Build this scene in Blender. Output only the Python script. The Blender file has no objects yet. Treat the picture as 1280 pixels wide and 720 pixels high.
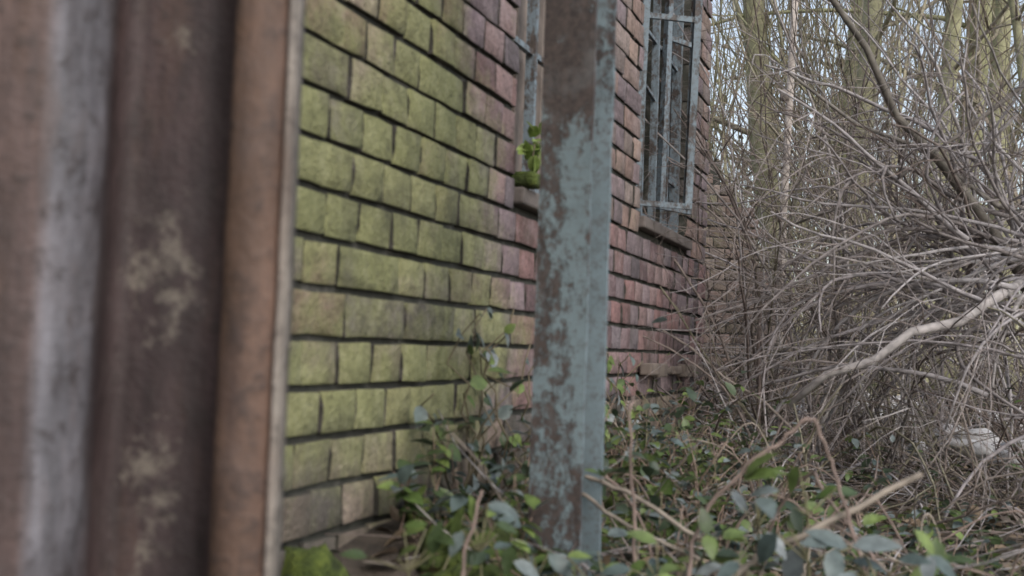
import bpy, math, random
from mathutils import Vector, Matrix, noise
R = random.Random(11)
S = bpy.context.scene

# ------------------------------------------------------------------ helpers
def nz(x, y, z=0.0):
    return noise.noise(Vector((x, y, z)))
def sm(a, b, v):
    t = max(0.0, min(1.0, (v - a) / (b - a)))
    return t * t * (3 - 2 * t)
def lerp3(a, b, t):
    return tuple(a[i] * (1 - t) + b[i] * t for i in range(3))

class M:
    def __init__(s): s.v = []; s.f = []; s.c = []; s.k = []
    def add(s, vs, fs, col, k=0.0):
        b = len(s.v); s.v.extend(vs); s.f.extend([tuple(i + b for i in f) for f in fs])
        if isinstance(col, list): s.c.extend(col)
        else: s.c.extend([col] * len(vs))
        if isinstance(k, list): s.k.extend(k)
        else: s.k.extend([k] * len(vs))
    def box(s, a, b, col=(.3, .3, .3), k=0.0):
        x0, y0, z0 = a; x1, y1, z1 = b
        s.add([(x0,y0,z0),(x1,y0,z0),(x1,y1,z0),(x0,y1,z0),(x0,y0,z1),(x1,y0,z1),(x1,y1,z1),(x0,y1,z1)],
              [(0,3,2,1),(4,5,6,7),(0,1,5,4),(1,2,6,5),(2,3,7,6),(3,0,4,7)], col, k)
    def obj(s, name, mat, smooth=False, parent=None):
        me = bpy.data.meshes.new(name); me.from_pydata(s.v, [], s.f)
        a = me.color_attributes.new("col", 'FLOAT_COLOR', 'POINT')
        flat = []
        for c in s.c: flat.extend((c[0], c[1], c[2], 1.0))
        a.data.foreach_set("color", flat)
        b = me.attributes.new("k", 'FLOAT', 'POINT'); b.data.foreach_set("value", s.k)
        if smooth: me.polygons.foreach_set("use_smooth", [True] * len(me.polygons))
        me.materials.append(mat); me.update()
        o = bpy.data.objects.new(name, me); S.collection.objects.link(o)
        if parent: o.parent = parent
        return o

def tube(m, pts, r0, r1, col, n=5):
    vs = []; fs = []
    L = len(pts); up = None
    for i, p in enumerate(pts):
        d = (pts[min(i + 1, L - 1)] - pts[max(i - 1, 0)])
        if d.length < 1e-6: d = Vector((0, 0, 1))
        d.normalize()
        if up is None:
            up = d.orthogonal().normalized()
        up = (up - d * up.dot(d))
        if up.length < 1e-5: up = d.orthogonal()
        up.normalize(); s2 = d.cross(up)
        r = r0 + (r1 - r0) * i / (L - 1)
        for j in range(n):
            a = 2 * math.pi * j / n
            vs.append(tuple(p + up * (math.cos(a) * r) + s2 * (math.sin(a) * r)))
    for i in range(L - 1):
        for j in range(n):
            a = i * n + j; b = i * n + (j + 1) % n
            fs.append((a, b, b + n, a + n))
    fs.append(tuple(range(n - 1, -1, -1))); fs.append(tuple((L - 1) * n + j for j in range(n)))
    m.add(vs, fs, col)

def rv(rr=R):
    return Vector((rr.gauss(0, 1), rr.gauss(0, 1), rr.gauss(0, 1)))

def grow(m, p, d, L, r, col, lvl, nch=3, wander=.18, grav=0.0, seg=None, n=4, spread=.8, out=None, taper=.35, shrink=.55, curl=0.0):
    seg = seg or max(4, min(11, int(L / .1)))
    d = d.normalized(); pts = [p.copy()]; q = p.copy(); st = L / seg
    dirs = [d.copy()]; cv = rv() * curl * (10 / seg)
    for i in range(seg):
        if curl and R.random() < .12: cv = rv() * curl * (10 / seg)
        d = (d + cv + rv() * wander * .5 + Vector((0, 0, grav))).normalized()
        q = q + d * st; pts.append(q.copy()); dirs.append(d.copy())
    tube(m, pts, r, r * taper, col, n)
    if out is not None: out.append((pts, dirs))
    if lvl > 0:
        for c in range(nch):
            t = R.uniform(.2, .95); i = int(t * seg)
            rr = r * (1 - (1 - taper) * t) * R.uniform(.45, .75)
            dd = (dirs[i] + rv() * spread * .6).normalized()
            cc = lerp3(col, (col[0]*.85, col[1]*.8, col[2]*.75), R.random())
            grow(m, pts[i], dd, L * R.uniform(.35, .8) * shrink / .55, rr, cc, lvl - 1, nch, wander * 1.15, grav, None, 3, spread, out, taper, shrink, curl * 1.1)

def leaf(m, p, d, nrm, L, W, col, fold=.25, k=0.0):
    d = d.normalized(); s2 = d.cross(nrm)
    if s2.length < 1e-4: s2 = d.orthogonal()
    s2.normalize(); u = s2.cross(d)
    prof = [(0, .04), (.22, .42), (.5, .5), (.78, .3), (1, .0)]
    vs = []; fs = []
    for t, w in prof:
        c = p + d * (L * t) - u * (L * .25 * t * t)
        lift = u * (W * w * fold)
        vs += [tuple(c - s2 * (W * w) + lift), tuple(c), tuple(c + s2 * (W * w) + lift)]
    for i in range(4):
        a = i * 3
        fs += [(a, a+1, a+4, a+3), (a+1, a+2, a+5, a+4)]
    m.add(vs, fs, col, k)

# ------------------------------------------------------------------ materials
def mat(name):
    mt = bpy.data.materials.new(name); mt.use_nodes = True
    nt = mt.node_tree; nt.nodes.clear()
    o = nt.nodes.new('ShaderNodeOutputMaterial'); b = nt.nodes.new('ShaderNodeBsdfPrincipled')
    nt.links.new(b.outputs[0], o.inputs[0])
    return mt, nt, b, o
def N(nt, t, **kw):
    n = nt.nodes.new(t)
    for k, v in kw.items(): setattr(n, k, v)
    return n
def tex(nt, scale, detail=5, rough=.6, vec=None, dist=0.0):
    n = N(nt, 'ShaderNodeTexNoise'); n.inputs['Scale'].default_value = scale
    n.inputs['Detail'].default_value = detail; n.inputs['Roughness'].default_value = rough
    n.inputs['Distortion'].default_value = dist
    if vec is not None: nt.links.new(vec, n.inputs['Vector'])
    return n.outputs['Fac']
def ramp(nt, fac, stops):
    n = N(nt, 'ShaderNodeValToRGB'); e = n.color_ramp.elements
    while len(e) < len(stops): e.new(.5)
    for i, (p, c) in enumerate(stops):
        e[i].position = p
        e[i].color = (c, c, c, 1) if isinstance(c, (int, float)) else (*c, 1)
    nt.links.new(fac, n.inputs[0]); return n.outputs[0]
def mth(nt, op, a, b=0.0, clamp=False):
    n = N(nt, 'ShaderNodeMath', operation=op); n.use_clamp = clamp
    for i, v in enumerate((a, b)):
        if hasattr(v, 'links'): nt.links.new(v, n.inputs[i])
        else: n.inputs[i].default_value = v
    return n.outputs[0]
def mixc(nt, f, a, b, mode='MIX'):
    n = N(nt, 'ShaderNodeMix', data_type='RGBA', blend_type=mode)
    if hasattr(f, 'links'): nt.links.new(f, n.inputs[0])
    else: n.inputs[0].default_value = f
    cs = [s for s in n.inputs if s.type == 'RGBA']
    for sock, v in zip(cs, (a, b)):
        if hasattr(v, 'links'): nt.links.new(v, sock)
        else: sock.default_value = (*v, 1)
    return [s for s in n.outputs if s.type == 'RGBA'][0]
def attr(nt, name, out='Color'):
    n = N(nt, 'ShaderNodeAttribute'); n.attribute_name = name; return n.outputs[out]
def coord(nt):
    return N(nt, 'ShaderNodeTexCoord').outputs['Object']
def bump(nt, b, h, strength, dist):
    n = N(nt, 'ShaderNodeBump'); n.inputs['Strength'].default_value = strength; n.inputs['Distance'].default_value = dist
    nt.links.new(h, n.inputs['Height']); nt.links.new(n.outputs[0], b.inputs['Normal'])

def brick_mat(name):
    mt, nt, b, o = mat(name); c = coord(nt)
    base = attr(nt, 'col'); k = attr(nt, 'k', 'Fac')
    n1 = tex(nt, 28, 6, .75, c); n2 = tex(nt, 7, 5, .7, c); n3 = tex(nt, 100, 3, .7, c); n4 = tex(nt, 3.6, 5, .7, c)
    col = mixc(nt, 1.0, base, ramp(nt, n1, [(.28, .55), (.5, 1.0), (.75, 1.4)]), 'MULTIPLY')
    col = mixc(nt, ramp(nt, n2, [(.5, 0.0), (.68, .5)]), col, (.30, .255, .265))
    mc = ramp(nt, n1, [(.25, (.12, .125, .06)), (.5, (.26, .272, .12)), (.75, (.37, .378, .205))])
    f = mth(nt, 'ADD', k, mth(nt, 'MULTIPLY', mth(nt, 'SUBTRACT', tex(nt, 13, 5, .72, c), .5), 2.2), True)
    f = mth(nt, 'MULTIPLY', f, .85)
    col = mixc(nt, f, col, mc)
    sp = N(nt, 'ShaderNodeSeparateXYZ'); nt.links.new(c, sp.inputs[0])
    low = N(nt, 'ShaderNodeMapRange'); low.inputs['From Min'].default_value = .42; low.inputs['From Max'].default_value = .12
    low.inputs['To Min'].default_value = 0; low.inputs['To Max'].default_value = .15
    nt.links.new(sp.outputs[2], low.inputs[0])
    col = mixc(nt, ramp(nt, mth(nt, 'ADD', n4, low.outputs[0]), [(.52, 0.0), (.7, .68)]), col, (.06, .06, .045))
    col = mixc(nt, ramp(nt, n3, [(.57, 0.0), (.72, .6)]), col, (.04, .038, .032))
    nt.links.new(col, b.inputs['Base Color']); b.inputs['Roughness'].default_value = .92
    bump(nt, b, tex(nt, 60, 4, .7, c), 1.0, .008)
    return mt
m_brick = brick_mat("weathered_brick")
def simple(name, stops, scale, rough=.85, bs=.5, bd=.004, useattr=False, det=5):
    mt, nt, b, o = mat(name); c = coord(nt); n1 = tex(nt, scale, det, .65, c)
    col = ramp(nt, n1, stops)
    if useattr: col = mixc(nt, 1.0, attr(nt, 'col'), col, 'MULTIPLY')
    nt.links.new(col, b.inputs['Base Color']); b.inputs['Roughness'].default_value = rough
    if bs: bump(nt, b, n1, bs, bd)
    return mt
m_mortar = simple("dirty_mortar", [(.3, (.022, .024, .02)), (.55, (.055, .055, .045)), (.75, (.16, .15, .135))], 22)
m_bark = simple("twig_bark", [(.3, .6), (.5, 1.0), (.72, 1.3)], 30, .85, 0, .002, True, 1)
m_trunk = simple("mossy_bark", [(.3, .55), (.5, 1.0), (.72, 1.35)], 9, .9, .8, .02, True)
m_board = simple("old_boards", [(.3, .6), (.5, 1.0), (.7, 1.3)], 14, .85, .4, .003, True)
m_slate = simple("slate", [(.3, (.05, .05, .06)), (.7, (.11, .11, .12))], 8)
m_stone = simple("pale_stone", [(.3, (.3, .29, .28)), (.7, (.68, .68, .7))], 12)
m_moss = simple("moss", [(.3, (.02, .026, .01)), (.5, (.06, .085, .018)), (.7, (.15, .19, .035))], 28, .95, 1.0, .02)

def paint_mat(name, paint, rust1, rust2, zbias, th=.5, sc=14):
    mt, nt, b, o = mat(name); c = coord(nt)
    sp = N(nt, 'ShaderNodeSeparateXYZ'); nt.links.new(c, sp.inputs[0])
    mp = N(nt, 'ShaderNodeMapping'); mp.inputs['Scale'].default_value = (1, 1, .55); nt.links.new(c, mp.inputs[0])
    n1 = tex(nt, sc, 7, .74, mp.outputs[0]); n2 = tex(nt, 70, 4, .7, c); n3 = tex(nt, 9, 5, .7, c)
    zb = N(nt, 'ShaderNodeMapRange'); zb.inputs['From Min'].default_value = zbias[0]; zb.inputs['From Max'].default_value = zbias[1]
    zb.inputs['To Min'].default_value = 0; zb.inputs['To Max'].default_value = zbias[2]
    nt.links.new(sp.outputs[2], zb.inputs[0])
    f = mth(nt, 'ADD', n1, zb.outputs[0]); f = mth(nt, 'ADD', f, mth(nt, 'MULTIPLY', mth(nt, 'SUBTRACT', n2, .5), .3))
    f = mth(nt, 'ADD', f, attr(nt, 'k', 'Fac'))
    fm = ramp(nt, f, [(th - .05, 0.0), (th + .05, 1.0)])
    pc = mixc(nt, ramp(nt, n3, [(.3, 0.0), (.7, .9)]), paint, tuple(x * 1.5 for x in paint))
    pc = mixc(nt, ramp(nt, n2, [(.48, 0.0), (.7, .75)]), pc, (.1, .095, .095))
    rc = mixc(nt, ramp(nt, n2, [(.35, 0.0), (.65, 1.0)]), rust1, rust2)
    rc = mixc(nt, ramp(nt, n3, [(.52, 0.0), (.72, .5)]), rc, (.17, .175, .18))
    nt.links.new(mixc(nt, fm, pc, rc), b.inputs['Base Color'])
    b.inputs['Roughness'].default_value = .75
    bump(nt, b, mth(nt, 'ADD', mth(nt, 'MULTIPLY', n2, .4), mth(nt, 'MULTIPLY', fm, -.5)), .7, .003)
    return mt
m_post = paint_mat("flaking_teal_paint", (.145, .19, .21), (.034, .027, .027), (.085, .064, .058), (.83, .95, .15), .55, 17)
m_wframe = paint_mat("teal_window_paint", (.15, .19, .22), (.04, .032, .03), (.1, .08, .07), (5, 6, 0), .52, 20)

def sheet_mat():
    mt, nt, b, o = mat("rusty_sheet_steel"); c = coord(nt)
    mp = N(nt, 'ShaderNodeMapping'); mp.inputs['Scale'].default_value = (1, 1, .22); nt.links.new(c, mp.inputs[0])
    n1 = tex(nt, 26, 6, .72, mp.outputs[0]); n2 = tex(nt, 24, 7, .8, c); n3 = tex(nt, 50, 4, .75, c); n5 = tex(nt, 11, 5, .68, mp.outputs[0])
    n6 = tex(nt, 10, 5, .72, c)
    base = mixc(nt, 1.0, attr(nt, 'col'), ramp(nt, n1, [(.25, .35), (.5, .9), (.75, 1.7)]), 'MULTIPLY')
    base = mixc(nt, ramp(nt, n5, [(.5, 0.0), (.7, .6)]), base, (.115, .064, .042))
    base = mixc(nt, ramp(nt, n5, [(.3, .8), (.48, 0.0)]), base, (.03, .02, .022))
    base = mixc(nt, ramp(nt, n6, [(.52, 0.0), (.68, .35)]), base, (.1, .08, .078))
    f = mth(nt, 'ADD', mth(nt, 'ADD', mth(nt, 'MULTIPLY', n2, .9), mth(nt, 'MULTIPLY', n6, .5)), attr(nt, 'k', 'Fac'))
    fm = ramp(nt, f, [(.8, 0.0), (.91, .72)])
    col = mixc(nt, fm, base, (.23, .2, .165))
    col = mixc(nt, ramp(nt, n3, [(.52, 0.0), (.66, .65)]), col, (.032, .023, .022))
    nt.links.new(col, b.inputs['Base Color']); b.inputs['Roughness'].default_value = .65
    bump(nt, b, n3, .7, .004); return mt
m_sheet = sheet_mat()

def leaf_mat(name, rough, trans):
    mt, nt, b, o = mat(name); c = coord(nt)
    col = mixc(nt, 1.0, attr(nt, 'col'), ramp(nt, tex(nt, 60, 2, .6, c), [(.3, .7), (.7, 1.25)]), 'MULTIPLY')
    nt.links.new(col, b.inputs['Base Color']); b.inputs['Roughness'].default_value = rough
    if trans:
        t = N(nt, 'ShaderNodeBsdfTranslucent'); nt.links.new(col, t.inputs[0])
        mx = N(nt, 'ShaderNodeMixShader'); mx.inputs[0].default_value = trans
        nt.links.new(b.outputs[0], mx.inputs[1]); nt.links.new(t.outputs[0], mx.inputs[2]); nt.links.new(mx.outputs[0], o.inputs[0])
    return mt
m_leaf = leaf_mat("green_leaf", .42, .25)
m_dry = leaf_mat("dead_leaf", .8, 0)

# ------------------------------------------------------------------ ground
def gz(x, y):
    h = .05 * nz(x * .7, y * .7) + .02 * nz(x * 3, y * 3, 4)
    s = (x + .32) * .342 + (y - 1.6) * .94
    w = (x + .32) * .94 - (y - 1.6) * .342
    bank = (1 - sm(.0, .75, w)) * (1 - sm(2.8, 3.6, s)) if w > -1 else 0
    h += .15 * bank * (1 + .5 * nz(x * 2.5, y * 2.5, 8))
    h += .25 * sm(9, 22, y) + .02 * max(0, y - 20)*.5
    return h
def axis():
    a = [0.0]; st = .06
    while a[-1] < 250:
        a.append(a[-1] + st)
        if a[-1] > 4: st *= 1.22
    return a
ax = axis(); xs = [-v for v in ax[:0:-1]] + ax
m = M(); n = len(xs)
vs = [(x + .5, y + 2.5, gz(x + .5, min(y + 2.5, 60))) for y in xs for x in xs]
m.add(vs, [(j*n+i, j*n+i+1, (j+1)*n+i+1, (j+1)*n+i) for j in range(n-1) for i in range(n-1)], (.1, .1, .1))
mg, nt, b, o = mat("woodland_soil"); c = coord(nt)
n1 = tex(nt, 14, 7, .7, c); n2 = tex(nt, 1.6, 5, .6, c); n3 = tex(nt, 70, 3, .7, c)
col = ramp(nt, n1, [(.3, (.03, .024, .02)), (.5, (.075, .06, .047)), (.72, (.18, .145, .12))])
col = mixc(nt, ramp(nt, n2, [(.5, 0.0), (.64, .6)]), col, ramp(nt, n3, [(.3, (.03, .04, .015)), (.7, (.1, .12, .04))]))
nt.links.new(col, b.inputs['Base Color']); b.inputs['Roughness'].default_value = .95
bump(nt, b, n1, 1.0, .03)
m.obj("ground", mg, True)

# ------------------------------------------------------------------ brick building
bld = bpy.data.objects.new("brick_building", None); S.collection.objects.link(bld)
bld.location = (-.32, 1.6, 0); bld.rotation_euler = (0, 0, math.radians(70))
S0, S1, ZT = -1.7, 3.32, 3.2
WR = .935
WIN = [(.93, 1.62, .855, 2.3), (2.10, 2.9, WR, 2.4)]

def one_brick(m, s0, s1, z0, z1, depth, col, kf, off=0.0):
    nx = max(4, int((s1 - s0) / .035) + 2)
    us = [0, .003 / (s1 - s0)] + [(i) / (nx - 3) for i in range(1, nx - 3)] + [1 - .003 / (s1 - s0), 1]
    nx = len(us)
    vv = [0, .05, .36, .66, .95, 1]; nzv = 6
    vs = []; ks = []; fs = []; cl = []
    sd = R.random() * 50; tilt = R.uniform(-.0015, .0015); tz = R.uniform(-.0025, .0025)
    ch = [(R.uniform(.003, .01) if R.random() < .3 else 0) for _ in range(4)]
    for j in range(nzv):
        for i in range(nx):
            u = us[i]; v = vv[j]
            s = s0 + (s1 - s0) * u; z = z0 + (z1 - z0) * v
            eu = (i == 0 or i == nx - 1); ev = (j == 0 or j == nzv - 1)
            y = .0018 * nz(s * 30, z * 30, sd) + off + tilt * (v - .5) * 2
            s += .0022 * nz(z * 45, sd, s) ; z += .0035 * nz(s * 28, sd, 0) * (1 if v > .5 else -1) + tz * (u - .5)
            if eu or ev: y += .0015 + .003 * max(0, nz(s * 60, z * 60, sd))
            cu = 0 if u < .5 else 1; cv = 0 if v < .5 else 1
            if i in (0, nx-1) and j in (0, 1, nzv-2, nzv-1): y += ch[cu * 2 + cv]
            vs.append((s, y, z)); ks.append(kf(s, z))
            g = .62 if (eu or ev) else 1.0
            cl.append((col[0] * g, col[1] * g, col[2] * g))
    for j in range(nzv - 1):
        for i in range(nx - 1):
            a = j * nx + i; fs.append((a, a + 1, a + nx + 1, a + nx))
    ring = [i for i in range(nx)] + [j * nx + nx - 1 for j in range(1, nzv)] + [(nzv-1)*nx + i for i in range(nx - 2, -1, -1)] + [j * nx for j in range(nzv - 2, 0, -1)]
    b0 = len(vs); Lr = len(ring)
    for r in ring:
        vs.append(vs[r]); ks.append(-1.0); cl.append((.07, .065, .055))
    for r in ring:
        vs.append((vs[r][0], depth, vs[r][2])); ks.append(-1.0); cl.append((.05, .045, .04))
    for q in range(Lr):
        q2 = (q + 1) % Lr
        fs.append((b0 + q, b0 + Lr + q, b0 + Lr + q2, b0 + q2))
    m.add(vs, fs, cl, ks)

REDS = [(.23, .135, .13), (.24, .15, .145), (.2, .135, .14), (.26, .18, .175), (.17, .115, .12), (.25, .19, .2), (.21, .165, .175), (.15, .125, .135)]
BRNS = [(.21, .17, .14), (.16, .135, .115), (.27, .22, .18), (.12, .105, .095), (.24, .185, .155)]
ORNG = [(.26, .18, .155), (.23, .165, .145), (.3, .22, .185), (.21, .155, .135), (.25, .2, .18)]
def kmoss(s, z):
    a = 1 - sm(.54, 1.0, s + .26 * nz(s * 3, z * 3, 2) + .16 * (z - .6))
    a *= sm(.14, .40, z + .07 * nz(s * 5, z * 5, 7))
    a += .7 * math.exp(-((s - .9) / .2) ** 2 - ((z - .54) / .15) ** 2)
    a *= .66 + .48 * sm(-.35, .25, nz(s * 4.5, z * 4.5, 31))
    return a * 1.35 - .26
def kfar(s, z): return -.25 + .5 * sm(.1, .5, nz(s * 2, z * 2, 9))

def brick_face(m, s0, s1, zt, wins, kf, palf, top=None, z_start=-.17):
    k = 0; z = z_start
    while z < zt:
        z0 = z + .0055 + R.uniform(-.0015, .0015); z1 = z + .075 - .0055
        s = s0 + (-.06 if k % 2 else 0) + R.uniform(-.015, .015)
        while s < s1:
            w = .215 if R.random() < .18 else .109
            w += R.uniform(-.007, .007)
            a, bb = max(s + .0035, s0), min(s + w - .0035, s1)
            zc = (z0 + z1) / 2
            segs = [(a, bb)]
            for (p, q, r, t) in wins:
                if z1 > r + .002 and z0 < t:
                    ns = []
                    for (c, d) in segs:
                        if d <= p or c >= q: ns.append((c, d)); continue
                        if c < p: ns.append((c, p))
                        if d > q: ns.append((q, d))
                    segs = ns
            for (c, d) in segs:
                if d - c > .025 and (top is None or z1 < top((c + d) / 2)):
                    pal = palf((c + d) / 2, zc); cc = R.choice(pal); f = R.uniform(.72, 1.22)
                    kk = R.uniform(-.26, .22)
                    one_brick(m, c, d, z0, z1, .1, tuple(x * f for x in cc), lambda s_, z_, kk=kk: kf(s_, z_) + kk, R.uniform(-.003, .0045))
            s += w
        z += .075; k += 1
def pal1(s, z):
    if z < .33: return BRNS + [(.24, .2, .16)]
    if s < .65: return BRNS + REDS[:1]
    if s > 1.6 and z > .85: return ORNG + REDS[5:7]
    return REDS
mb = M(); brick_face(mb, S0, S1, ZT, WIN, kmoss, pal1); mb.obj("facing_bricks", m_brick, True, bld)

mc = M(); Y0, Y1 = .012, .225; e = .004
mc.box((S0, Y0, -.3), (1.85, Y1, .855 - e)); mc.box((1.85, Y0, -.3), (S1 - e, Y1, WR - e))
mc.box((S0, Y0, 2.304), (1.85, Y1, ZT)); mc.box((1.85, Y0, 2.404), (S1 - e, Y1, ZT))
for (a, bb, z0, z1) in ((S0, WIN[0][0]-e, .851, 2.304), (WIN[0][1]+e, 1.85, .851, 2.304), (1.85, WIN[1][0]-e, WR-e, 2.404), (WIN[1][1]+e, S1-e, WR-e, 2.404)):
    mc.box((a, Y0, z0), (bb, Y1, z1))
D = 3.6
mc.box((S0, Y1, -.3), (S0 + .22, D, ZT)); mc.box((S0, D, -.3), (S1 - e, D + .22, ZT)); mc.box((S0+.22, Y1, -.02), (S1 - .24, D, .02))
mc.obj("wall_core", m_mortar, False, bld)
mret = M(); brick_face(mret, 0.0, D + .2, ZT, [], kfar, lambda s, z: REDS + BRNS)
o = mret.obj("gable_bricks", m_brick, True, bld); o.location = (S1 + .0, .105, 0); o.rotation_euler = (0, 0, math.radians(90))
mc2 = M(); mc2.box((S1 - .21, Y1 + .003, -.3), (S1 - .012, D - .003, ZT)); mc2.obj("gable_core", m_mortar, False, bld)
mr = M()
for sgn in (0, 1):
    ya, yb = (-.18, D / 2) if sgn == 0 else (D + .4, D / 2)
    za, zb = ZT + .0, ZT + 1.3
    mr.add([(S0 - .1, ya, za), (S1 + .15, ya, za), (S1 + .15, yb, zb), (S0 - .1, yb, zb), (S0 - .1, ya, za + .06), (S1 + .15, ya, za + .06), (S1 + .15, yb, zb + .06), (S0 - .1, yb, zb + .06)],
           [(0,3,2,1),(4,5,6,7),(0,1,5,4),(1,2,6,5),(2,3,7,6),(3,0,4,7)], (.1,.1,.1))
mr.obj("roof", m_slate, False, bld)
ms = M()
for (p, q, r, t) in WIN:
    ms.box((p + .001, -.022, r - .035), (q - .001, .2, r + .004), (.14, .12, .11))
    ms.box((p - .1, -.004, t - .002), (q + .1, .2, t + .14), (.2, .18, .16))
for i in range(7):
    a = 2.15 + i * .15; ms.box((a, -.02 - R.uniform(0, .03), .42 + R.uniform(-.01, .01)), (a + .14, -.004, .46 + R.uniform(-.01, .01)), (.17, .14, .12))
o = ms.obj("window_sills", m_board, False, bld)
bv = o.modifiers.new("b", 'BEVEL'); bv.width = .006; bv.segments = 2
for wi, (p, q, r, t) in enumerate(WIN):
    mw = M(); r2 = r + .006
    f = .03; ya, yb = (.035, .07)
    mw.box((p + .004, ya, r2), (p + .004 + f, yb, t - .004)); mw.box((q - .004 - f, ya, r2), (q - .004, yb, t - .004))
    mw.box((p + .004 + f, ya, r2), (q - .004 - f, yb, r2 + f)); mw.box((p + .004 + f, ya, t - .004 - f), (q - .004 - f, yb, t - .004))
    nb = 4 if wi else 3
    for i in range(1, nb):
        s = p + (q - p) * i / nb
        mw.box((s - .009, ya + .004, r2 + f), (s + .009, yb - .006, t - .004 - f))
    for i in range(1, 4):
        z = r2 + (t - r2) * i / 4
        if wi == 1: continue
        mw.box((p + .004 + f, ya + .009, z - .007), (q - .004 - f, yb - .012, z + .007))
    if wi == 1:
        for (sa, za, sb, zb) in ((p+.05, 1.2, p+.22, 1.17), (p+.45, 1.33, p+.6, 1.36), (p+.04, 1.62, q-.04, 1.6), (p+.62, 1.15, q-.03, 1.15), (p+.25, 1.42, p+.41, 1.4)):
            tube(mw, [Vector((sa, ya + .016, za)), Vector((sb, ya + .016, zb))], .008, .008, (.3, .3, .3), 4)
        for (off, ang, w) in ((.03, -62, .2), (.44, -30, .17)):
            mo = M()
            for (a, bb, z0, z1) in ((0, .024, 0, 1.25), (w - .024, w, 0, 1.25)): mo.box((a, 0, z0), (bb, .022, z1))
            for z in (0, .62, 1.23): mo.box((.024, .003, z), (w - .024, .017, z + .018))
            oo = mo.obj("open_casement", m_wframe, False, bld); oo.location = (p + off, .03, r + .04 + off * .1); oo.rotation_euler = (0, math.radians(1.5), math.radians(ang))
    mw.obj("steel_window", m_wframe, False, bld)
mo = M(); s = WIN[0][0] + .005; i = 0
while s < WIN[0][1] - .06:
    w = R.uniform(.06, .09); f = R.uniform(.7, 1.2)
    if i != 0: mo.box((s, .1 + R.uniform(-.006, .006), .87), (s + w - .008, .12, R.uniform(1.9, 2.25)), (.23 * f, .19 * f, .165 * f))
    s += w; i += 1
mo.obj("window_boards", m_board, False, bld)
ml = M()
for i in range(12): 
    tube(ml, [Vector((WIN[0][0] + .03, .08, 1.1 + i * .04)), Vector((WIN[0][0] + .12, .08, 1.1 + i * .04))], .004, .004, (.1, .09, .08))
ml.obj("grille", m_board, False, bld)

ob = bpy.data.objects.new("ruined_brick_wall", None); S.collection.objects.link(ob)
ob.location = (1.05, 7.8, 0); ob.rotation_euler = (0, 0, math.radians(8))
mf = M(); topf = lambda s: 2.6 - max(0, s + .1) * 1.6 + .15 * nz(s * 7, 3)
brick_face(mf, -1.2, .95, 3.2, [], kfar, lambda s, z: [(.2, .155, .13), (.23, .17, .145), (.18, .15, .12), (.26, .21, .175)], topf)
mf.obj("bricks", m_brick, True, ob)
mf = M()
for i in range(8):
    a = -1.2 + i * .2668; mf.box((a, .013, -.2), (a + .2664, .3, min(3.3, topf(a + .13) - .12)))
mf.obj("core", m_mortar, False, ob)
dp = M(); tube(dp, [Vector((1.75, 7.35, 0)), Vector((1.77, 7.35, 1.4)), Vector((1.84, 7.35, 3.6))], .026, .024, (.42, .37, .33), 10)
for z in (1.0, 2.2): tube(dp, [Vector((1.765, 7.35, z)), Vector((1.768, 7.35, z + .07))], .034, .034, (.3, .26, .23), 10)
dp.obj("drainpipe", m_trunk, True)

# ------------------------------------------------------------------ steel post (H section)
mp_ = M()
def hbar(m, s0, s1, y0, y1, kb=0.0):
    nzs = 60
    ring = [(s0, y0), (s1, y0), (s1, y1), (s0, y1)]
    vs = []; ks = []
    for i in range(nzs + 1):
        z = -.2 + 3.0 * i / nzs
        for (a, bb) in ring:
            j = .002 * nz(a * 50, z * 16, bb * 50)
            vs.append((a + j, bb + j, z)); ks.append(kb + (.07 if a < -.03 and y0 < .01 else 0.0) + .05 * sm(.4, .2, z))
    fs = []
    for i in range(nzs):
        for q in range(4):
            a = i * 4 + q; bq = i * 4 + (q + 1) % 4; fs.append((a, bq, bq + 4, a + 4))
    fs += [(3, 2, 1, 0), tuple(nzs * 4 + q for q in range(4))]
    m.add(vs, fs, (.2, .2, .2), ks)
hbar(mp_, -.043, .044, 0, .008, .0); hbar(mp_, -.004, .004, .0085, .0915, .1); hbar(mp_, -.043, .051, .092, .1, -.14)
po = mp_.obj("steel_post", m_post); po.location = (.079, 1.8, 0); po.rotation_euler = (0, 0, math.radians(-20))

# ------------------------------------------------------------------ profiled steel sheets at left
prof = []
PALE = (.25, .22, .19); BR = (.12, .072, .052); DK = (.055, .036, .036); GR = (.17, .165, .185); BL = (.1, .067, .062)
prof += [(-.203, 1.03, PALE, -.3), (-.2045, 1.005, PALE, -.3), (-.208, 1.0, PALE, -.3), (-.2095, .9995, DK, -.3)]
for i in range(9):
    a = i / 8; ang = math.radians(-10 + 150 * a)
    prof.append((-.236 + .0265 * math.cos(ang), 1.012 - .022 * math.sin(ang), BR, -.3))
prof += [(-.263, 1.03, DK, -.3), (-.275, 1.068, DK, -.2), (-.300, 1.072, DK, -.06), (-.320, 1.068, DK, .03), (-.342, 1.07, DK, .04), (-.362, 1.072, DK, .0), (-.379, 1.07, DK, -.1),
         (-.381, 1.04, DK, -.2), (-.379, 1.01, GR, -.2), (-.387, .985, GR, -.1), (-.402, .97, GR, -.05), (-.414, .962, BL, -.2), (-.44, .958, BL, -.2), (-.47, .958, BL, -.1), (-.52, .96, BL, -.1)]
x = -.52
for r_ in range(4):
    for (dx, yy, cc) in ((-.03, 1.07, DK), (-.14, 1.07, DK), (-.17, .96, GR), (-.30, .96, BL)):
        prof.append((x + dx, yy, cc, -.1))
    x -= .3
NZS = 140; vs = []; cs = []; ks = []; P = len(prof)
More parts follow.
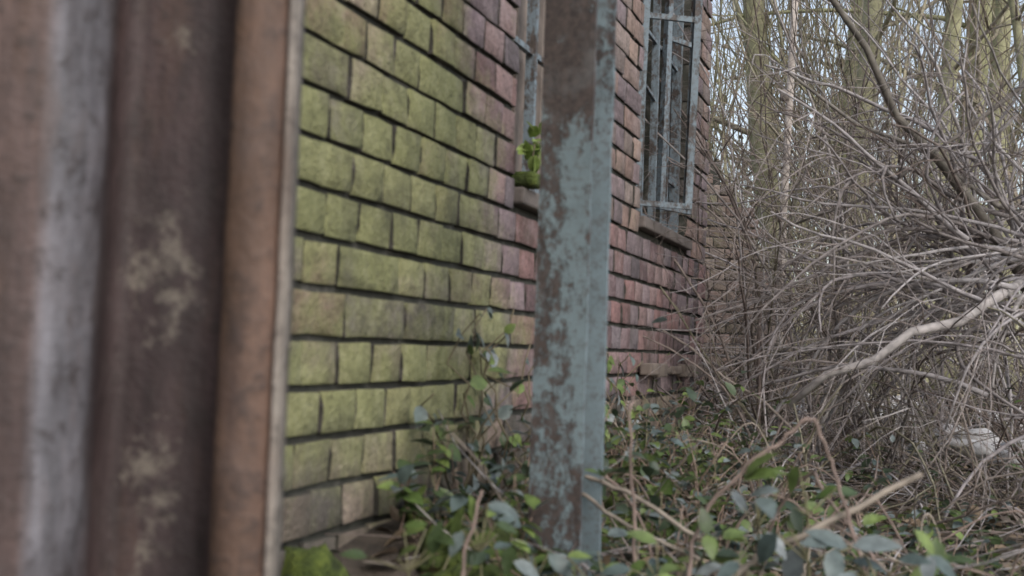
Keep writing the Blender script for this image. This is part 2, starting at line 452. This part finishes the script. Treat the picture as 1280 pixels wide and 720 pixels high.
for i in range(NZS + 1):
    z = -.1 + 2.5 * i / NZS
    for (px_, py_, cc, kk) in prof:
        d = .003 * nz(px_ * 12, z * 5, 3)
        e2 = .006 * nz(px_ * 9, z * 16, 5) if cc in (GR,) else .0012 * nz(px_ * 5, z * 12, 9)
        vs.append((px_ + e2, py_ + d, z)); cs.append(cc)
        ks.append(kk + (.15 * math.exp(-((z - .545) / .05) ** 2) + .17 * math.exp(-((z - .395) / .055) ** 2) + .05 * math.exp(-((z - .73) / .06) ** 2) - .02 if cc is DK else 0))
fs = [(i*P+j, (i+1)*P+j, (i+1)*P+j+1, i*P+j+1) for i in range(NZS) for j in range(P-1)]
m = M(); m.add(vs, fs, cs, ks)
o = m.obj("corrugated_steel_fence", m_sheet, True)
md = o.modifiers.new("s", 'SOLIDIFY'); md.thickness = .003; md.offset = 0

# ------------------------------------------------------------------ vegetation
GREYS = [(.35, .325, .33), (.29, .265, .27), (.42, .395, .4), (.23, .205, .2), (.32, .295, .285)]
BROWN = [(.18, .145, .13), (.22, .18, .16), (.14, .11, .1), (.26, .22, .195), (.19, .175, .125), (.11, .09, .08)]
V = Vector
m = M()
hub = V((1.86, 4.1, .84)); root = V((2.35, 4.5, 0))
tube(m, [root, V((2.2, 4.35, .35)), V((2.0, 4.2, .65)), hub, V((1.70, 4.0, 1.0)), V((1.5, 3.95, 1.22)), V((1.33, 3.9, 1.36)), V((1.22, 3.9, 1.6)), V((1.0, 3.9, 1.9)), V((.9, 3.9, 2.2))], .03, .007, (.15, .135, .115), 8)
tube(m, [V((2.5, 4.6, .9)), V((2.1, 4.3, 1.05)), V((1.75, 4.05, 1.08)), V((1.45, 4, 1.27)), V((1.2, 3.95, 1.34)), V((.95, 3.9, 1.5))], .014, .005, (.22, .2, .18), 6)
tube(m, [V((2.0, 3.9, 1.9)), V((1.8, 3.95, 1.5)), V((1.6, 4, 1.33)), V((1.3, 4.05, 1.1)), V((1.0, 4.1, .98))], .012, .004, (.2, .18, .16), 6)
tube(m, [V((2.3, 4.2, .75)), hub + V((0, -.05, -.03)), V((1.66, 3.8, .74)), V((1.5, 3.75, .64)), V((1.33, 3.72, .60)), V((1.2, 3.7, .5)), V((1.06, 3.75, .45)), V((.95, 3.8, .34))], .021, .012, (.4, .37, .36), 8)
for i in range(46):
    an = math.radians(R.uniform(110, 218)); d = V((math.cos(an), R.uniform(-.3, .35), math.sin(an) * .8 + .2))
    grow(m, hub + rv() * .12, d, R.uniform(.5, 1.3), R.uniform(.005, .0115), R.choice(GREYS), 2, 4, .24, -.03, None, 5, .95, curl=.13)
for i in range(14):
    d = V((R.uniform(-.9, .5), R.uniform(-.4, .4), R.uniform(.5, 1.2)))
    grow(m, hub + rv() * .1, d, R.uniform(.8, 1.6), R.uniform(.005, .010), R.choice(GREYS + BROWN), 2, 4, .22, 0, None, 5, .9, curl=.09)
for i in range(22):
    p = V((R.uniform(1.5, 2.3), R.uniform(3.5, 4.4), R.uniform(.3, 1.0)))
    grow(m, p, V((-1, R.gauss(0, .2), R.uniform(.3, .9))), R.uniform(.8, 1.4), R.uniform(.006, .011), R.choice(GREYS[:3]), 1, 5, .18, -.12, 11, 5, .9, curl=.07)
m.obj("leaning_shrub", m_bark, True)

def shrub(name, x, y, nst, h, cols, lean=0.0, rad=.3, r=.008, lvl=2, nch=5, up=1.0):
    m = M()
    for i in range(nst):
        px_, py_ = x + R.gauss(0, rad), y + R.gauss(0, rad)
        d = V((R.gauss(lean, .45 / up), R.gauss(0, .35 / up), R.uniform(.6, 1.2)))
        grow(m, V((px_, py_, gz(px_, py_) - .03)), d, h * R.uniform(.6, 1.2), r * R.uniform(.6, 1.4), R.choice(cols), lvl, nch, .24 / up, -.02 if up < 1.2 else .01, None, 4, 1.0, curl=.09 / up)
    return m.obj(name, m_bark, True)
for (x, y, ns, h, rd) in ((.98, 4.05, 9, 1.7, .1), (1.2, 4.5, 13, 2.0, .25), (1.35, 5.0, 13, 2.2, .3), (1.9, 5.2, 13, 2.2, .3), (2.7, 5.6, 11, 2.3, .3), (1.6, 6.2, 15, 2.5, .3), (2.4, 6.8, 13, 2.5, .3), (3.3, 6.4, 10, 2.3, .3), (1.75, 4.3, 12, 1.3, .3), (2.0, 7.3, 12, 2.8, .4)):
    shrub("bare_shrub", x, y, ns, h, GREYS + BROWN + BROWN, -.18, rd, .0075, 2, 4)
for (x, y, ns, h) in ((1.55, 5.6, 5, 3.0), (2.3, 5.9, 5, 3.2), (3.1, 7.0, 5, 3.6)):
    shrub("bare_shrub", x, y, ns, h, BROWN + GREYS, -.1, .45, .010, 2, 4, 1.6)
m = M()
for i in range(520):
    y = R.uniform(3.0, 7.5); x = R.uniform(.12 * y + .3, .12 * y + 2.8)
    d = V((R.gauss(-.2, 1), R.gauss(0, .8), R.uniform(.1, 1.0)))
    grow(m, V((x, y, gz(x, y))), d, R.uniform(.4, 1.2) * (.6 if y < 3.7 else 1), R.uniform(.003, .007), R.choice(BROWN + BROWN + GREYS[:2]), 1, 4, .28, -.09, None, 4, 1.0, curl=.12)
m.obj("bramble_thicket", m_bark, True)

OLV = [(.3, .285, .17), (.35, .325, .21), (.26, .235, .16), (.38, .34, .24), (.31, .26, .2)]
def tree(x, y, r, h, lean=0.0, nl=12, col=(.2, .2, .09), lvl=2):
    m = M(); out = []
    p = V((x, y, gz(x, y) - .1)); pts = [p.copy()]; d = V((lean, 0, 1)); sgs = 14
    for i in range(sgs):
        d = (d + V((R.gauss(0, .05), R.gauss(0, .05), .1))).normalized(); p = p + d * (h / sgs); pts.append(p.copy())
    tube(m, pts, r, r * .25, col, 10)
    for i in range(nl):
        t = R.uniform(.1, .98); q = pts[int(t * sgs)]
        dd = V((R.gauss(0, 1), R.gauss(0, 1), R.uniform(.4, 1.5)))
        grow(m, q, dd, h * R.uniform(.22, .42), min(.04, r * (1 - .7 * t) * .27), lerp3(col, (.28, .24, .21), R.random()), lvl, 4, .22, .02, None, 4, .8, curl=.05)
    return m.obj("tree", m_trunk, True)
TC = [(.31, .31, .175), (.37, .36, .22), (.28, .27, .165)]
for (x, y, r, h, l, lv) in ((2.75, 9.2, .12, 9, .02, 1), (2.9, 11.5, .16, 10, -.03, 1), (3.6, 10, .10, 9, .05, 2), (4.4, 11.5, .15, 11, .0, 2), (5.6, 12.5, .13, 10, -.08, 2), (3.8, 13, .19, 12, .03, 1), (6.6, 15, .18, 12, 0, 2), (1.2, 13, .2, 11, 0, 1), (-2.5, 14, .22, 11, 0, 1), (8.5, 13, .2, 11, .05, 1), (4.6, 9.0, .06, 7, -.1, 2)):
    tree(x, y, r, h, l, 12, R.choice(TC), lv)
m = M()
for i in range(180):
    y = R.uniform(8.5, 20); x = y * R.uniform(.16, .6)
    if x > y * .36 and R.random() < .65: continue
    grow(m, V((x, y, gz(x, y))), V((R.gauss(0, .28), R.gauss(0, .2), 1)), R.uniform(3, 8), R.uniform(.01, .032), R.choice(OLV), 1, 7, .14, .02, 9, 4, .6, curl=.03)
for i in range(26):
    y = R.uniform(14, 22); x = R.uniform(-12, 16)
    grow(m, V((x, y, gz(x, y))), V((R.gauss(0, .2), R.gauss(0, .2), 1)), R.uniform(4, 8), R.uniform(.03, .06), R.choice(OLV), 1, 5, .12, .02, 8, 4, .6)
for c in range(130):
    y = R.uniform(13, 24); u = R.uniform(-.3, .75); x = y * u
    hm = 5.2 if u < .33 else 1.8
    z = abs(R.gauss(0, .5)) * hm
    for i in range(45):
        p = V((x, y, z)) + rv() * .5
        if p.z < gz(p.x, p.y): continue
        cc = R.choice([(.2, .2, .11), (.26, .24, .14), (.3, .26, .18), (.24, .2, .145)])
        leaf(m, p, rv(), rv(), R.uniform(.08, .18), R.uniform(.06, .12), cc)
m.obj("woodland", m_bark, False)

GRN = [(.10, .155, .045), (.14, .2, .06), (.065, .1, .04), (.19, .26, .075), (.05, .075, .045)]
BLU = [(.15, .19, .185), (.21, .25, .25), (.11, .15, .145), (.27, .305, .315)]
def plant(m, ms_, x, y, h, nl, cols, L, base=None):
    z = gz(x, y) if base is None else base
    out = []
    grow(ms_, V((x, y, z - .01)), V((R.gauss(0, .4), R.gauss(0, .4), 1)), h, .0028, R.choice([(.18, .165, .1), (.26, .19, .15), (.22, .16, .125)]), 1, 2, .25, -.05, 6, 4, .9, out)
    for i in range(nl):
        pts, dirs = R.choice(out); k = R.randint(1, len(pts) - 1)
        d = V((R.gauss(0, 1), R.gauss(0, 1), R.gauss(.1, .35)))
        l = L * R.uniform(.6, 1.25)
        nrm = V((R.gauss(0, .35), R.gauss(0, .35), 1))
        leaf(m, pts[k], d, nrm, l, l * R.uniform(.5, .68), R.choice(cols))
ml = M(); mst = M()
for i in range(200):
    s = R.uniform(.1, 2.6); w = abs(R.gauss(0, .24)) + .04
    x = -.32 + .342 * s + .94 * w; y = 1.6 + .94 * s - .342 * w
    plant(ml, mst, x, y, R.uniform(.06, .24) * (1.35 if s > .8 else .8), 9, GRN + GRN[2:3] + GRN[4:] + BLU[:3], .038)
for i in range(270):
    y = R.uniform(1.6, 3.8); x = R.uniform(.08, .48) * y + R.gauss(0, .1)
    plant(ml, mst, x, y, R.uniform(.03, .15), 8, GRN + GRN[2:3] + GRN[4:] + BLU[:3], .038)
for i in range(90):
    y = R.uniform(3.6, 9); x = R.uniform(.15, .6) * y
    plant(ml, mst, x, y, R.uniform(.1, .5), 8, GRN[:1] + GRN[2:3] + GRN[4:], .05)
ml.obj("undergrowth", m_leaf, True); mst.obj("undergrowth_stems", m_bark, True)
ml = M(); mst = M()
for i in range(32):
    s = R.uniform(.6, 1.9); q = V((s, -.02, .2)); pts = [q.copy()]; d = V((R.gauss(-.15, .3), 0, 1))
    for k in range(R.randint(3, 9)):
        d = (d + V((R.gauss(0, .25), R.gauss(0, .05), .05))).normalized(); q = q + d * R.uniform(.03, .06); q.y = -abs(R.gauss(.03, .025)) - .008; pts.append(q.copy())
    tube(mst, pts, .003, .0015, (.18, .15, .1), 4)
    for p in pts[1:]:
        for _ in range(R.choice((0, 1, 2))):
            l = R.uniform(.025, .045); leaf(ml, p, V((R.gauss(0, 1), -.5, R.gauss(-.3, .6))), V((R.gauss(0, .3), -1, .5)), l, l * .7, R.choice(GRN + BLU))
for i in range(24):
    p = V((WIN[0][0] + .02 + R.gauss(.02, .022), -.03 + R.gauss(0, .015), .955 + R.gauss(0, .02)))
    l = R.uniform(.03, .05); leaf(ml, p, rv(), V((R.gauss(0, .4), -.6, 1)), l, l * .7, R.choice([(.24, .33, .08), (.29, .38, .12), (.2, .28, .07)]))
tube(mst, [V((WIN[0][0] + .04, -.01, .86)), V((WIN[0][0] + .035, -.025, .9)), V((WIN[0][0] + .04, -.03, .96))], .003, .002, (.18, .15, .1), 4)
ivy = bpy.data.objects.new("ivy", None); S.collection.objects.link(ivy)
ivy.location = bld.location; ivy.rotation_euler = bld.rotation_euler
ml.obj("ivy_leaves", m_leaf, True, ivy); mst.obj("ivy_stems", m_bark, True, ivy)
mk = M(); mk.box((WIN[0][0] + .004, -.045, .861), (WIN[0][0] + .075, .02, .895)); o = mk.obj("mossy_stone", m_moss, False)
o.location = bld.location; o.rotation_euler = bld.rotation_euler
bv = o.modifiers.new("b", 'BEVEL'); bv.width = .012; bv.segments = 3

ml = M(); mst = M()
def cane(pts, r0, r1, col, nl=0, L=.05, cols=GRN):
    P_ = [V(p) for p in pts]; out = []
    for i in range(len(P_) - 1):
        a = P_[max(i-1, 0)]; b_ = P_[i]; c_ = P_[i+1]; d_ = P_[min(i+2, len(P_)-1)]
        for k in range(6):
            t = k / 6
            out.append(.5 * ((2*b_) + (c_-a)*t + (2*a-5*b_+4*c_-d_)*t*t + (3*b_-a-3*c_+d_)*t**3))
    out.append(P_[-1]); out = [p + rv() * .0016 for p in out]
    tube(mst, out, r0, r1, col, 7)
    for i in range(nl):
        p = R.choice(out); d = V((R.gauss(0, 1), R.gauss(0, .7), R.gauss(.1, .5))); l = L * R.uniform(.7, 1.3)
        q = p + d.normalized() * .03; tube(mst, [p, q], .0012, .001, col, 3)
        for a in (0, 1, 2):
            leaf(ml, q, d + rv() * .6, V((R.gauss(0, .4), -.3, 1)), l, l * .6, R.choice(cols))
PK = (.24, .18, .155); TN = (.31, .265, .22)
cane([(.25, 1.55, .15), (.274, 1.6, .252), (.335, 1.6, .34), (.39, 1.6, .383), (.43, 1.6, .415), (.455, 1.6, .37), (.469, 1.6, .33), (.5, 1.55, .2)], .0034, .0024, PK, 2)
cane([(.3, 1.6, .16), (.366, 1.6, .22), (.48, 1.6, .282), (.588, 1.6, .341)], .0055, .0045, TN, 1)
cane([(.1, 1.9, .30), (.2, 1.85, .27), (.33, 1.75, .2), (.4, 1.6, .16)], .0045, .003, TN, 2, .04)
cane([(.2, 1.7, .15), (.195, 1.72, .28), (.19, 1.75, .4), (.2, 1.8, .43)], .003, .002, PK, 1, .03)
cane([(-.06, 1.45, .15), (-.045, 1.47, .25), (-.03, 1.5, .31)], .003, .002, PK, 1, .03)
cane([(.02, 1.95, .24), (.1, 1.9, .27), (.2, 1.8, .225), (.3, 1.72, .19)], .0035, .003, TN, 1, .04)
cane([(.42, 2.0, .1), (.5, 1.9, .3), (.52, 1.8, .27), (.56, 1.7, .2)], .003, .0025, PK, 2, .04)
for i in range(36):
    x = R.uniform(.22, 1.0); y = R.uniform(1.8, 3.2); a = R.uniform(-.3, .4)
    g = gz(x, y)
    cane([(x, y, g), (x + a * .3, y - .03, g + R.uniform(.08, .18)), (x + a * .8, y - .06, g + R.uniform(.08, .24)), (x + a * 1.2, y - .1, g + R.uniform(.0, .1))], .0026, .0018, R.choice([PK, TN, (.19, .145, .12)]), 1, .035)
def clus(x, y, z, n_, L, cols, sp=.03):
    for i in range(n_):
        p = V((x, y, z)) + V((R.gauss(0, sp), R.gauss(0, sp), R.gauss(0, sp * .6)))
        l = L * R.uniform(.75, 1.2)
        leaf(ml, p, V((R.gauss(0, 1), R.gauss(-.3, .5), R.gauss(-.2, .5))), V((R.gauss(0, .4), -.7, 1)), l, l * .5, R.choice(cols), .2)
        tube(mst, [p, V((x, y, z - .03)), V((x + .01, y + .03, gz(x, y)))], .0015, .002, (.17, .16, .09), 4)
clus(.36, 1.6, .29, 5, .05, BLU); clus(.42, 1.55, .25, 7, .055, BLU + GRN[:3]); clus(.50, 1.5, .23, 7, .055, BLU + BLU); clus(.43, 1.6, .31, 4, .04, GRN)
clus(.6, 1.6, .24, 6, .045, GRN); clus(.05, 1.6, .21, 6, .045, BLU[:3] + GRN); clus(-.03, 1.5, .26, 6, .04, GRN + BLU[:1]); clus(-.12, 1.45, .24, 6, .04, GRN)
clus(.14, 1.5, .2, 6, .045, BLU + GRN); clus(.22, 1.6, .21, 6, .04, GRN); clus(.3, 1.5, .2, 6, .045, GRN + BLU)
brm = bpy.data.objects.new("bramble", None); S.collection.objects.link(brm)
ml.obj("leaves", m_leaf, True, brm); mst.obj("canes", m_bark, True, brm)

def blob(m, c, rx, ry, rz, sd, col=(.3, .3, .3)):
    vs = []; fs = []; a = 16; bq = 10
    for j in range(bq + 1):
        th = math.pi * j / bq
        for i in range(a):
            ph = 2 * math.pi * i / a; d = V((math.sin(th) * math.cos(ph), math.sin(th) * math.sin(ph), math.cos(th)))
            f = 1 + .35 * nz(d.x * 1.6 + sd, d.y * 1.6, d.z * 1.6) + .2 * nz(d.x * 5 + sd, d.y * 5, d.z * 5)
            vs.append((c[0] + d.x * rx * f, c[1] + d.y * ry * f, c[2] + d.z * rz * f))
    for j in range(bq):
        for i in range(a):
            fs.append((j*a+i, (j+1)*a+i, (j+1)*a+(i+1)%a, j*a+(i+1)%a))
    m.add(vs, fs, col)
m = M()
for i in range(44):
    s = R.uniform(-.1, 1.2); w = R.uniform(.02, .3); x = -.32 + .342 * s + .94 * w; y = 1.6 + .94 * s - .342 * w
    blob(m, (x, y, gz(x, y) + .01), R.uniform(.02, .06), R.uniform(.02, .06), R.uniform(.02, .055), i * 3.1)
m.obj("mossy_rubble", m_moss, True)
m = M()
for i in range(14):
    x = R.gauss(1.95, .1); y = R.gauss(4.75, .12); blob(m, (x, y, gz(x, y) + R.uniform(.1, .2)), R.uniform(.04, .1), R.uniform(.04, .08), R.uniform(.02, .05), i * 2.3)
for i in range(20):
    x = R.gauss(3.5, .4); y = R.gauss(8.7, .5); blob(m, (x, y, gz(x, y) + R.uniform(.0, .15)), R.uniform(.08, .2), R.uniform(.08, .2), R.uniform(.04, .1), i * 2.3)
m.obj("pale_rubble", m_stone, True)

m = M()
DRY = [(.2, .15, .1), (.14, .105, .075), (.27, .21, .155), (.11, .085, .065), (.17, .145, .12), (.1, .11, .05)]
for i in range(9000):
    y = 1.2 + 8.5 * R.random() ** 1.3; x = y * R.uniform(-.1, .62)
    if (x + .32) * .94 - (y - 1.6) * .342 < .01 and y < 5: continue
    l = R.uniform(.025, .06)
    leaf(m, V((x, y, gz(x, y) + R.uniform(.002, .025))), V((R.gauss(0, 1), R.gauss(0, 1), R.gauss(0, .35))), V((R.gauss(0, .4), R.gauss(0, .4), 1)), l, l * R.uniform(.4, .7), R.choice(DRY), R.uniform(-.4, .6))
m.obj("leaf_litter", m_dry, False)
m = M()
for i in range(600):
    y = R.uniform(1.5, 6); x = y * R.uniform(0, .6)
    grow(m, V((x, y, gz(x, y) + R.uniform(.01, .05))), V((R.gauss(0, 1), R.gauss(0, 1), R.gauss(.05, .2))), R.uniform(.15, .5), R.uniform(.0012, .003), R.choice(BROWN + GREYS), 0, 0, .25, 0, 5, 4)
m.obj("fallen_twigs", m_bark, True)

# ------------------------------------------------------------------ light, sky, camera
w = bpy.data.worlds.new("World"); S.world = w; w.use_nodes = True; nt = w.node_tree
bg = nt.nodes['Background']; sk = nt.nodes.new('ShaderNodeTexSky'); sk.sky_type = 'NISHITA'; sk.sun_disc = False
EL, AZ = 42, 150
sk.sun_elevation = math.radians(EL); sk.sun_rotation = math.radians(AZ); sk.dust_density = 3; sk.air_density = 1.2
hs = nt.nodes.new('ShaderNodeHueSaturation'); hs.inputs['Saturation'].default_value = .58; hs.inputs['Value'].default_value = 1.55
nt.links.new(sk.outputs[0], hs.inputs['Color']); nt.links.new(hs.outputs[0], bg.inputs[0]); bg.inputs[1].default_value = .15
sl = bpy.data.lights.new("sun", 'SUN'); sl.energy = .5; sl.angle = math.radians(30); sl.color = (1, .99, .98)
so = bpy.data.objects.new("sun", sl); S.collection.objects.link(so)
az = math.radians(AZ); el = math.radians(EL)
sd = V((math.sin(az) * math.cos(el), math.cos(az) * math.cos(el), math.sin(el)))
so.rotation_euler = sd.to_track_quat('Z', 'Y').to_euler()

cd = bpy.data.cameras.new("camera"); cam = bpy.data.objects.new("camera", cd); S.collection.objects.link(cam); S.camera = cam
cd.sensor_width = 36; cd.lens = 39.4; cd.clip_start = .02; cd.clip_end = 600
cam.matrix_world = Matrix.Translation((0, 0, .5)) @ Matrix.Rotation(math.radians(93.07), 4, 'X') @ Matrix.Rotation(math.radians(2.0), 4, 'Z')
cd.dof.use_dof = True; cd.dof.focus_distance = 7.5; cd.dof.aperture_fstop = 5.2
S.view_settings.view_transform = 'Standard'; S.view_settings.look = 'None'; S.view_settings.exposure = 0
